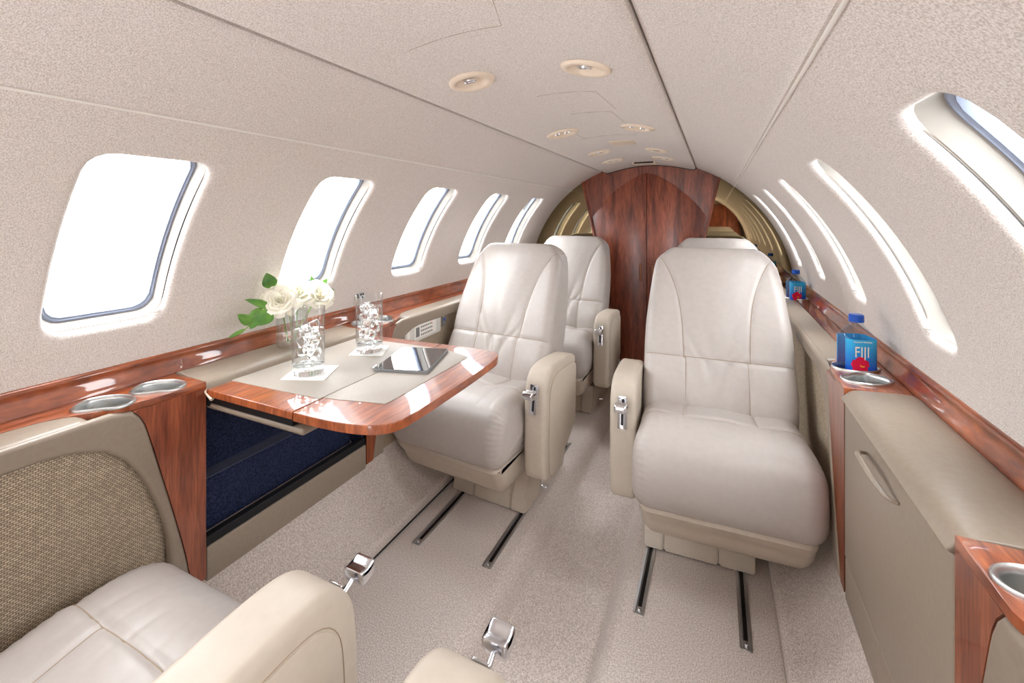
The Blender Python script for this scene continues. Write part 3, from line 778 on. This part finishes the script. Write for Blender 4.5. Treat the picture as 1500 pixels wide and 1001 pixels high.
    slot = plate('lever_hole', rrect(.0035, .0055, .0034, 5), [], -.002, -.0031, 'black', lp, axes='xz'); slot.location = (.002, 0, .033)
    bm = bmesh.new(); tube_bm(bm, [(0, -.002, .012), (0, -.020, .018), (0, -.040 if near else -.026, .024 if near else .02)], .0035, 10)
    lv = bmobj('lever', bm, 'chrome', lp)
    kn = [(-.034, .012), (-.046, .010), (-.058, .013), (-.063, .024), (-.059, .035), (-.052, .034), (-.045, .0315), (-.038, .034), (-.031, .035), (-.029, .024)]
    if not near: kn = [(y+.012, z-.003) for y, z in kn]
    pad('lever_knob', kn, .0175, .006, 'chrome', lv, nx=4, Mn=32, arc=4)
    # dark recline mechanism at the hinge
    tube('hinge', [(xa+side*.03, .02, .26), (o-side*.19, .02, .26)], .014, 'black', root, 12)
    # release pedal at the base side
    bm = bmesh.new(); bbox(bm, -.012, .012, -.012, .012, -.004, .004, .002); pd = bmobj('release_pedal', bm, 'chrome', root); pd.location = (-side*.155, -.03, .035); pd.rotation_euler = (0, 0, .2)
    box('pedal_rod', -side*.147, -side*.143, -.04, -.034, .02, .07, 'chrome', root)
    return root
sr = build_seat(1, 'cream leather seat on the right of the aisle, front row of the two facing us')
sr.location = (.312, 1.475, 0); sr.rotation_euler = (0, 0, .05)
sr2 = copy_tree(sr); sr2.location = (.312, 2.29, 0); sr2.rotation_euler = (0, 0, 0); sr2['label'] = 'cream leather seat mostly hidden behind the right front seat, only headrest top showing'
sl = build_seat(-1, 'cream leather seat beside the folding table on the left of the aisle')
sl.location = (-.318, 1.455, 0); sl.rotation_euler = (0, 0, -.07)
sl2 = copy_tree(sl); sl2.location = (-.318, 2.25, 0); sl2.rotation_euler = (0, 0, -.02); sl2['label'] = 'cream leather seat at the back left against the wood door'
# near seats turned the other way, the photo looks down on them
YX = -.20
nl = build_seat(1, 'cream leather seat at the bottom left, turned away from us, seen from above', near=True)
nl.location = (-.312, .255, 0); nl.rotation_euler = (0, 0, PI+.0)
nr = build_seat(-1, 'cream leather seat at the bottom centre edge, only its armrest front and chrome lever showing', near=True)
nr.location = (.318, .245, 0); nr.rotation_euler = (0, 0, PI)

# ------------------------------------------------------------------ seat tracks
def track(x, y0, y1, label):
    t = thing('seat_track', label, 'seat track', (x, y0, 0), 0, 'chrome floor tracks'); L = y1-y0
    V, F = strip(1, [(-.013, .0005), (-.013, .004), (-.0075, .005), (-.006, .0015), (.006, .0015), (.0075, .005), (.013, .004), (.013, .0005)], 0, L, 1)
    mesh('rail', V, F, 'track', t, smooth=False)
    box('groove', -.0045, .0045, .022, L-.022, .0012, .0022, 'gunmetal', t)
    for yy in (.012, L-.012):
        bm = bmesh.new(); lathe_bm(bm, [(0, .0065), (.003, .006), (.0042, .004), (.0042, .001)], 12); o = bmobj('end_screw', bm, 'chrome', t); o.location = (0, yy, 0)
    o = plate('end_plate', rrect(.0105, .011, .004, 4), [], .0004, .0025, 'satin', t); o.location = (0, .011, 0)
track(.197, 1.085, 1.80, 'chrome floor track under the right front seat, aisle side')
track(.427, 1.095, 1.80, 'chrome floor track under the right front seat, window side, longest visible')
track(-.20, 1.055, 1.785, 'chrome floor track under the left front seat, aisle side')
track(-.427, 1.045, 1.785, 'chrome floor track under the left front seat, window side')

# ------------------------------------------------------------------ ceiling nozzles
def fixture(x, y, double, label):
    s = 1 if x > XC else -1
    root = thing('ceiling_air_vent', label, 'air vent', (x, y, ceil_z(x)-.0005), 0, 'ceiling air and light nozzles')
    tilt = math.atan((ceil_z(x+.02)-ceil_z(x-.02))/.04)
    root.rotation_euler = (0, -tilt, 0)
    rx, ry = (.050, .048) if not double else (.056, .050)
    V = []; F = []; n = 48
    spec = [(1.0, 0), (.985, -.004), (.93, -.0065), (.80, -.0068), (.72, -.0064), (.68, -.0035), (.64, .002), (.58, .008), (.46, .013), (.25, .015)]
    for f, z in spec:
        for k in range(n):
            t = 2*PI*k/n; off = -.006*max(z, 0)/.015
            V.append((rx*f*math.cos(t), ry*f*math.sin(t)+off, z))
    for q in range(len(spec)-1):
        for k in range(n): j = (k+1) % n; F.append((q*n+k, q*n+j, (q+1)*n+j, (q+1)*n+k))
    F.append(tuple((len(spec)-1)*n+k for k in range(n)))
    mesh('bezel', V, F, 'cream', root, angle=60)
    for dx in ((0,) if not double else (-.016, .016)):
        r = .015 if not double else .0105
        bm = bmesh.new(); lathe_bm(bm, [(0, -.002), (r*.5, -.002), (r*.62, -.008), (r*.8, -.0095), (r, -.007), (r, .001)], 24)
        nz = bmobj('nozzle', bm, 'chrome', root); nz.location = (dx, -.008+(.008 if dx > 0 else 0), .004); nz.rotation_euler = (.25, 0, 0)
        bm = bmesh.new(); lathe_bm(bm, [(0, -.0075), (r*.3, -.0075), (r*.58, -.006), (r*.58, -.002)], 20)
        bmobj('nozzle_opening', bm, 'black', nz)
FX = [(-.108, .818, 0, 'round cream ceiling vent with one chrome nozzle, nearest on the left'), (.137, .835, 0, 'round cream ceiling vent with one chrome nozzle, nearest on the right'),
      (-.114, 1.451, 1, 'cream ceiling vent with two nozzles, second on the left'), (.137, 1.456, 1, 'cream ceiling vent with two nozzles, second on the right'),
      (-.109, 1.957, 0, 'cream ceiling vent with one nozzle, third on the left'), (.135, 1.983, 0, 'cream ceiling vent with one nozzle, third on the right'),
      (-.112, 2.264, 1, 'cream ceiling vent with two nozzles, last on the left before the doors'), (.133, 2.265, 1, 'cream ceiling vent with two nozzles, last on the right before the doors')]
for f in FX: fixture(*f)
o = plate('ceiling_hatch', [(x+.025, y+1.80) for x, y in rrect(.048, .05, .004, 3)], [], 1.2535, 1.258, 'cream', bev=.001)
tag(o, 'small square cream hatch in the middle of the ceiling', 'ceiling hatch')
t = thing('ceiling_slot', 'cream framed dark slot in the ceiling above the wood doors', 'sensor slot', (.012, 2.50, 1.257))
box('frame', -.062, .062, -.05, .035, -.014, -.001, 'cream', t, bev=.004)
box('slot_opening', -.050, .050, -.0515, -.0495, -.0115, -.0035, 'black', t)

# ------------------------------------------------------------------ left wall small fittings
a = math.asin((.69-ZC)/R0)
t = thing('jack_plate', 'small chrome jack plate on the left wall behind the second glass', 'jack plate', cyl(-1, 1.125, a, R0-.001)); t.rotation_euler = (0, -a+0, 0)
plate('plate', [(y, z) for y, z in rrect(.022, .012, .003, 3)], [], 0, .003, 'satin', t, bev=.001, axes='yz')
box('jack', .003, .0036, -.015, -.007, -.007, .007, 'black', t)
for yy, zz in ((.004, .004), (.014, .004), (.009, -.005)):
    box('jack', .003, .0036, yy-.0035, yy+.0035, zz-.0035, zz+.0035, 'black', t, bev=.0005)
cpn = thing('control_panel', 'pale grey handset panel with small screen and buttons on the left console', 'control panel', (-.616, 1.335, .542))
cpn.rotation_euler = (math.radians(1.5), 0, 0)
plate('housing', rrect(.108, .034, .006, 4), [], 0, .006, 'panelgrey', cpn, bev=.002, axes='yz')
plate('faceplate', [(y+.008, z) for y, z in rrect(.068, .025, .003, 3)], [], .006, .0075, 'white', cpn, bev=.0007, axes='yz')
box('display', .0075, .0083, -.050, -.030, -.018, .016, 'grey', cpn)
for i in range(7):
    for j in range(3):
        q = box('button', .0075, .0085, -.020+i*.0105, -.0145+i*.0105, -.018+j*.014, -.012+j*.014, 'grey', cpn)
        if j == 2 and i == 5: q.data.materials[0] = plain('button_green', (40, 180, 150), .4); q['label'] = 'green button'
        if j == 2 and i == 6: q.data.materials[0] = plain('button_red', (215, 50, 70), .4); q['label'] = 'red button'
plate('latch', [(y-.092, z) for y, z in rrect(.008, .014, .006, 4)], [], .006, .0075, 'white', cpn, bev=.0007, axes='yz')
sw = thing('switch_plate', 'small grey switch plate with a blue light beside the handset panel', 'switch', (-.616, 1.472, .548))
plate('plate', rrect(.012, .026, .002, 3), [], 0, .002, 'grey', sw, axes='yz')
box('rocker', .002, .0035, -.003, .008, -.004, .006, 'blue', sw, bev=.001)['label'] = 'blue rocker'
box('rocker', .002, .003, -.007, .003, .012, .018, 'panelgrey', sw, bev=.001)

# ------------------------------------------------------------------ table top things
def az(u, v, Z):
    f, th = 644.5, .434; r = (u-750)/f; z = (318.6-v)/f; dx = r*math.cos(th)-math.sin(th); dy = r*math.sin(th)+math.cos(th); t = (Z-.954)/z
    return (.366+dx*t, dy*t)
T0 = .5998
def quad_plate(name, c, z0, z1, mat, parent=None, bev=0): return plate(name, c, [], z0, z1, mat, parent, bev=bev)
def coaster(c, label):
    cx = sum(p[0] for p in c)/4; cy = sum(p[1] for p in c)/4
    o = quad_plate('coaster', [(x-cx, y-cy) for x, y in c], 0, .0022, 'paper'); o.location = (cx, cy, T0); tag(o, label, 'coaster', 'white square coasters')
coaster([(-.493, .657), (-.404, .694), (-.447, .775), (-.536, .739)], 'white square paper coaster under the nearer glass')
coaster([(-.486, .846), (-.405, .878), (-.447, .955), (-.523, .925)], 'white square paper coaster under the farther glass')
def tumbler(x, y, z, label, seed):
    r = .0345; H = .150
    root = thing('glass_tumbler', label, 'glass', (x, y, z), 0, 'highball glasses of iced water')
    lathe('glass_body', [(0, 0), (r*.93, 0), (r*.99, .003), (r, .008), (r, H-.001), (r-.0007, H), (r-.0015, H-.001), (r-.0018, .024), (r-.005, .0205), (.009, .020), (.006, .0225), (.0045, .019), (.003, .0195), (0, .0200)], 'thin', root, 48)
    lathe('glass_bubble', [(0, .006), (.007, .007), (.0095, .010), (.0075, .014), (.003, .016), (0, .0165)], 'ice', root, 16)
    lathe('glass_base', [(0, .0008), (r*.92, .0008), (r-.0022, .004), (r-.0022, .020), (r-.006, .0205), (.012, .0185), (0, .0182)], 'glass', root, 40)
    wl = .098 if seed == 1 else .118
    lathe('water', [(0, .0205), (r-.006, .0205), (r-.0019, .0245), (r-.0019, wl), (r-.004, wl-.0006), (0, wl-.0008)], 'water', root, 48)
    rnd = random.Random(seed)
    n = 9 if seed == 1 else 10
    for i in range(n):
        hh = .0115
        an = i*2.4+seed; rr_ = .0125
        zc = .042+i*.0083*(1.0 if seed == 2 else .95)
        bm = bmesh.new(); bbox(bm, -hh, hh, -hh, hh, -hh*.9, hh*.9, .0028, 2)
        mt = Matrix.Rotation(rnd.uniform(0, 3), 4, 'Z') @ Matrix.Rotation(rnd.uniform(-.5, .5), 4, 'X') @ Matrix.Rotation(rnd.uniform(-.4, .4), 4, 'Y')
        bmesh.ops.transform(bm, matrix=mt, verts=bm.verts)
        for v in bm.verts: v.co += noise.noise_vector(v.co*90)*.0009
        o = bmobj('ice_cube', bm, 'ice'); o.location = (x+rr_*math.cos(an), y+rr_*math.sin(an), z+zc)
        tag(o, 'clear ice cube floating in the %s glass of water' % ('nearer' if seed == 1 else 'farther'), 'ice cube', 'ice cubes in the %s glass' % ('nearer' if seed == 1 else 'farther'))
    return root
gx, gy = az(452, 546, .602); tumbler(gx, gy, T0+.0022, 'tall clear glass of iced water on the nearer coaster, in front of the roses', 1)
gx, gy = az(541, 514, .602); tumbler(gx, gy, T0+.0022, 'tall clear glass of iced water on the farther coaster, filled higher with ice', 2)
# tablet
tc_ = [(-.347, .78), (-.223, .818), (-.276, .983), (-.400, .952)]
cx = sum(p[0] for p in tc_)/4; cy = sum(p[1] for p in tc_)/4
tb = thing('tablet_computer', 'dark tablet lying on the table beside the glasses', 'tablet', (cx, cy, T0), 0)
rz = math.atan2(.038, .124)
for nm, hx, hy, z0, z1, mt, rr in (('case', .0645, .0865, 0, .0065, 'grey', .006), ('screen', .0625, .0845, .0064, .0072, 'screen', .005)):
    pts = [(x*math.cos(rz)-y*math.sin(rz), x*math.sin(rz)+y*math.cos(rz)) for x, y in rrect(hx, hy, rr, 5)]
    plate(nm, pts, [], z0, z1, mt, tb, bev=.001 if nm == 'case' else 0)
for y_ in (-.078, -.066):
    bm = bmesh.new(); tube_bm(bm, [(-.068, y_-.004, .004), (-.068, y_+.004, .004)], .004, 10); bmesh.ops.rotate(bm, verts=bm.verts, matrix=Matrix.Rotation(rz, 3, 'Z')); bmobj('hinge', bm, 'chrome', tb)

# ------------------------------------------------------------------ roses in vase
vx, vy, vz = -.652, .812, .613
vase = thing('glass_vase', 'ribbed clear glass vase on the ledge behind the nearer glass', 'vase', (vx, vy, vz))
bm = bmesh.new(); n = 96; rings = []
for r, z, rib in [(0, 0, 0), (.030, 0, 0), (.035, .003, 1), (.0365, .010, 1), (.0368, .05, 1), (.0368, .092, 1), (.0362, .097, 0), (.0358, .098, 0), (.0345, .097, 0), (.0342, .09, 0), (.0340, .012, 0), (.028, .0085, 0), (0, .008, 0)]:
    rings.append([bm.verts.new(((r+rib*.0012*math.cos(24*2*PI*k/n))*math.cos(2*PI*k/n), (r+rib*.0012*math.cos(24*2*PI*k/n))*math.sin(2*PI*k/n), z)) for k in range(n)] if r else [bm.verts.new((0, 0, z))])
for A_, B_ in zip(rings[:-1], rings[1:]):
    for k in range(n):
        if len(A_) == 1: bm.faces.new((A_[0], B_[k], B_[(k+1) % n]))
        elif len(B_) == 1: bm.faces.new((A_[k], A_[(k+1) % n], B_[0]))
        else: bm.faces.new((A_[k], A_[(k+1) % n], B_[(k+1) % n], B_[k]))
bmobj('ribbed_glass', bm, 'vase', vase)
def petal(bm, ang, r0, r1, h, wd, curl, tilt, seed):
    rnd = random.Random(seed); nu, nv = 9, 9; g = []
    ph = rnd.uniform(0, 6)
    for i in range(nu):
        u = i/(nu-1); row = []
        for j in range(nv):
            v = -1+2*j/(nv-1)
            wv = wd*math.sin(PI*min(1, .22+u*.50))**.6*(1-.25*u**8)
            rad = r0+(r1-r0)*u**1.2+curl*max(0, u-.6)**2*6
            z = h*u**.85-curl*max(0, u-.7)**2*5-abs(v)**2.5*.22*h*u**2
            a = ang+v*wv
            rad += .0010*math.sin(v*5+ph)*u
            row.append(bm.verts.new((rad*math.cos(a), rad*math.sin(a), z)))
        g.append(row)
    for i in range(nu-1):
        for j in range(nv-1): bm.faces.new((g[i][j], g[i][j+1], g[i+1][j+1], g[i+1][j]))
def rose(px, py, pz, dirv, sc, label, seed):
    pz += .010; sc *= 1.1
    root = thing('white_rose', label, 'rose', (px, py, pz), 0, 'white roses in the vase')
    bm = bmesh.new(); rnd = random.Random(seed)
    a = 0
    for ring, (cnt, r0, r1, h, wd, curl) in enumerate([(2, .001, .0045, .027, 1.4, -.001), (3, .003, .009, .030, 1.25, 0), (3, .004, .014, .031, 1.15, .001), (4, .006, .020, .030, .98, .003), (5, .008, .026, .027, .84, .007), (5, .009, .031, .021, .78, .010)]):
        for k in range(cnt):
            petal(bm, a+2*PI*k/cnt+rnd.uniform(-.12, .12), r0, r1*rnd.uniform(.92, 1.08), h*rnd.uniform(.93, 1.07), wd, curl, 0, rnd.random())
        a += .55
    q = Vector((0, 0, 1)).rotation_difference(Vector(dirv).normalized()).to_matrix()
    for v in bm.verts: v.co = q @ (v.co*sc)
    b = bmobj('bloom', bm, 'rose', root, angle=180)
    md = b.modifiers.new('thick', 'SOLIDIFY'); md.thickness = .0006
    bm = bmesh.new()
    d = Vector(dirv).normalized()
    for k in range(5):
        an = 2*PI*k/5
        base = q @ Vector((.004*math.cos(an), .004*math.sin(an), -.001)); tip = q @ Vector((.024*math.cos(an), .024*math.sin(an), -.010)); sd = q @ Vector((-math.sin(an)*.004, math.cos(an)*.004, 0))
        vs = [bm.verts.new(p) for p in (base, (base+tip)/2+sd, tip, (base+tip)/2-sd)]; bm.faces.new(vs)
    bmobj('sepals', bm, 'stem', root)
    e = Vector((vx+rnd.uniform(-.018, .018), vy+rnd.uniform(-.018, .018), vz+.012))-Vector((px, py, pz))
    tube('stem', [(0, 0, 0), -d*.02*sc+Vector((0, 0, -.008)), e*.55+Vector((0, 0, .01))*0, e], .0018, 'stem', root, 8)
def at_x(u, v, X):
    f, th = 644.5, .434; r = (u-750)/f; z = (318.6-v)/f; dx = r*math.cos(th)-math.sin(th); dy = r*math.sin(th)+math.cos(th); t = (X-.366)/dx
    return Vector((X, dy*t, .954+z*t))
def rose_at(u, v, X, d, sc, label, seed):
    d = Vector(d).normalized(); p = at_x(u, v, X)-d*.018; rose(p.x, p.y, p.z-.010, tuple(d), sc, label, seed)
rose_at(410, 441, -.630, (.62, -.60, .35), 1.04, 'white rose at the left of the bunch in the ribbed vase', 3)
rose_at(438, 428, -.655, (.55, -.35, .65), 1.04, 'white rose in the middle of the bunch in the ribbed vase', 5)
rose_at(467, 432, -.632, (.62, -.10, .50), 1.04, 'white rose at the right of the bunch in the ribbed vase', 8)
def leaf(bm, p, d, nrm, L, W, bend=.2):
    d = Vector(d).normalized(); nrm = Vector(nrm).normalized(); sd = d.cross(nrm).normalized(); nrm = sd.cross(d)
    n = 12; rows = []
    for i in range(n+1):
        t = i/n; w_ = W*math.sin(PI*t**.85)**.8*(1-.15*t)
        c = Vector(p)+d*L*t-nrm*bend*L*t*t
        rows.append([bm.verts.new(c+sd*w_*f+nrm*abs(f)*w_*.25) for f in (-1, -.5, 0, .5, 1)])
    for i in range(n):
        for j in range(4):
            try: bm.faces.new((rows[i][j], rows[i][j+1], rows[i+1][j+1], rows[i+1][j]))
            except ValueError: pass
spr = thing('leaf_sprig', 'drooping sprig of glossy green leaves hanging left from the vase of roses', 'leaf sprig', (vx, vy, vz+.1))
bm = bmesh.new(); o0 = Vector((vx, vy, vz+.1))
st = [at_x(425, 462, -.640), at_x(398, 455, -.640), at_x(378, 465, -.642), at_x(360, 482, -.650), at_x(338, 495, -.672)]
tube_bm(bm, [p-o0 for p in [Vector((vx, vy, vz+.02)), Vector((vx+.0, vy-.01, vz+.11))]+st[1:]], .0013, 6)
bmobj('stem', bm, 'stem', spr)
camp = Vector((.366, 0, .954))
def lf(u0, v0, u1, v1, X0, X1, W, bend=.1, roll=0.):
    a_, b_ = at_x(u0, v0, X0), at_x(u1, v1, X1); nr_ = (camp-a_).normalized(); nr_ = (nr_+Vector((0, 0, roll))).normalized()
    b2 = bmesh.new(); leaf(b2, a_-o0, b_-a_, nr_, (b_-a_).length, W*1.3, bend); o = bmobj('leaf', b2, 'leaf', spr, angle=180)
    md = o.modifiers.new('thick', 'SOLIDIFY'); md.thickness = .0005
lf(400, 452, 360, 438, -.640, -.650, .009, .05, .6)
lf(385, 452, 361, 470, -.642, -.655, .009, .05, .3)
lf(396, 455, 378, 477, -.632, -.632, .016, .08)
lf(377, 466, 366, 482, -.640, -.642, .009, .1, .3)
lf(369, 474, 350, 462, -.640, -.636, .010, .15)
lf(360, 482, 333, 496, -.652, -.672, .004, .1)
lf(398, 422, 391, 402, -.655, -.652, .014, .25)
lf(462, 424, 455, 403, -.655, -.665, .005, .1)
lf(470, 420, 480, 408, -.650, -.655, .006, .1)
lf(478, 428, 491, 424, -.648, -.652, .005, .1)
lf(435, 460, 425, 447, -.640, -.630, .006, .1)

# ------------------------------------------------------------------ water bottles
def sq(r, k, n=48, p=5.5):
    t = 2*PI*k/n; c, s_ = math.cos(t), math.sin(t); q = (abs(c)**p+abs(s_)**p)**(-1/p); return (r*q*c, r*q*s_)
def bottle(x, y, z, rz, label, text=True):
    root = thing('water_bottle', label, 'bottle', (x, y, z), rz, 'small water bottles in the right cup holders')
    n = 48; V = []; F = []
    spec = [(.026, 0, 4), (.029, .003, 5), (.0298, .008, 5.5), (.0298, .108, 5.5), (.0285, .114, 4.5), (.022, .126, 3), (.0145, .136, 2), (.0135, .14, 2), (.0135, .146, 2)]
    for r, zz, p in spec:
        for k in range(n): a_, b_ = sq(r, k, n, p); V.append((a_, b_, zz))
    for q in range(len(spec)-1):
        for k in range(n): j = (k+1) % n; F.append((q*n+k, q*n+j, (q+1)*n+j, (q+1)*n+k))
    F.append(tuple(range(n))); mesh('bottle_body', V, F, 'pet', root, angle=50)
    # printed label around three sides and most of the front
    V = []; F = []; ks = list(range(0, n+1)); ks = list(range(-21, 21))
    for zz in (.004, .03, .06, .09, .1095):
        for k in ks: a_, b_ = sq(.0301, k, n, 5.5); V.append((a_, b_, zz))
    m_ = len(ks)
    for q in range(4):
        for k in range(m_-1): F.append((q*m_+k, q*m_+k+1, (q+1)*m_+k+1, (q+1)*m_+k))
    lb = mesh('bottle_label', V, F, 'label', root, angle=60); lb['label'] = 'blue printed label'
    lathe('bottle_cap', [(0, .161), (.0125, .161), (.0145, .159), (.0148, .147), (.0148, .144), (.0135, .144)], 'blue', root, 32)['label'] = 'blue screw cap'
    return root, lb
def on_face(lb, o, cx, cz, rz_, ry=0):
    o.parent = lb; o.rotation_euler = (PI/2, 0, 0); o.location = (cx, -.0306, cz)
def textmesh(s_, size, mat, name):
    cu = bpy.data.curves.new('t', 'FONT'); cu.body = s_; cu.size = size; cu.align_x = 'CENTER'; cu.extrude = .0001
    t_ = bpy.data.objects.new('t', cu); C.objects.link(t_); bpy.context.view_layer.update()
    me = bpy.data.meshes.new_from_object(t_.evaluated_get(bpy.context.evaluated_depsgraph_get())); bpy.data.objects.remove(t_)
    me.materials.clear(); me.materials.append(M[mat]); o = bpy.data.objects.new(name, me); C.objects.link(o); return o
bt, lb = bottle(.657, 1.243, .572, .30, 'blue labelled water bottle in the cup holder at the end of the cabinet')
tx = textmesh('FIJI', .026, 'print', 'lettering'); on_face(lb, tx, -.006, .071, 0); tx.scale = (1.0, 1.3, 1)
tx = textmesh('Natural Artesian', .0055, 'print', 'lettering'); on_face(lb, tx, -.004, .103, 0)
def hibiscus(lb):
    bm = bmesh.new()
    for k in range(5):
        an = 2*PI*k/5+.3; r = .019
        c = bm.verts.new((0, 0, .0002*k)); prev = None; first = None
        for i in range(9):
            t = -1+2*i/8; rr_ = r*(1-.25*abs(t)**3+.04*math.sin(i*4)); v = bm.verts.new((rr_*math.cos(an+t*.72), rr_*math.sin(an+t*.72), .0002*k+.0003))
            if prev: bm.faces.new((c, prev, v))
            prev = v
    o = bmobj('printed_flower', bm, 'red', lb); o.rotation_euler = (PI/2, 0, 0); o.location = (-.010, -.0303, .053); o['label'] = 'pink red hibiscus print'
    bm = bmesh.new(); tube_bm(bm, [(0, 0, .0012), (.004, -.003, .0012), (.008, -.002, .0012)], .0012, 6)
    q = bmobj('flower_stamen', bm, 'yellow', o)
hibiscus(lb)
b2, lb2 = bottle(.672, 2.19, .572, .3, 'blue labelled water bottle farther back, half hidden by the right front seat')
tx = textmesh('FIJI', .026, 'print', 'lettering'); on_face(lb2, tx, -.006, .071, 0); tx.scale = (1.0, 1.3, 1)
hibiscus(lb2)
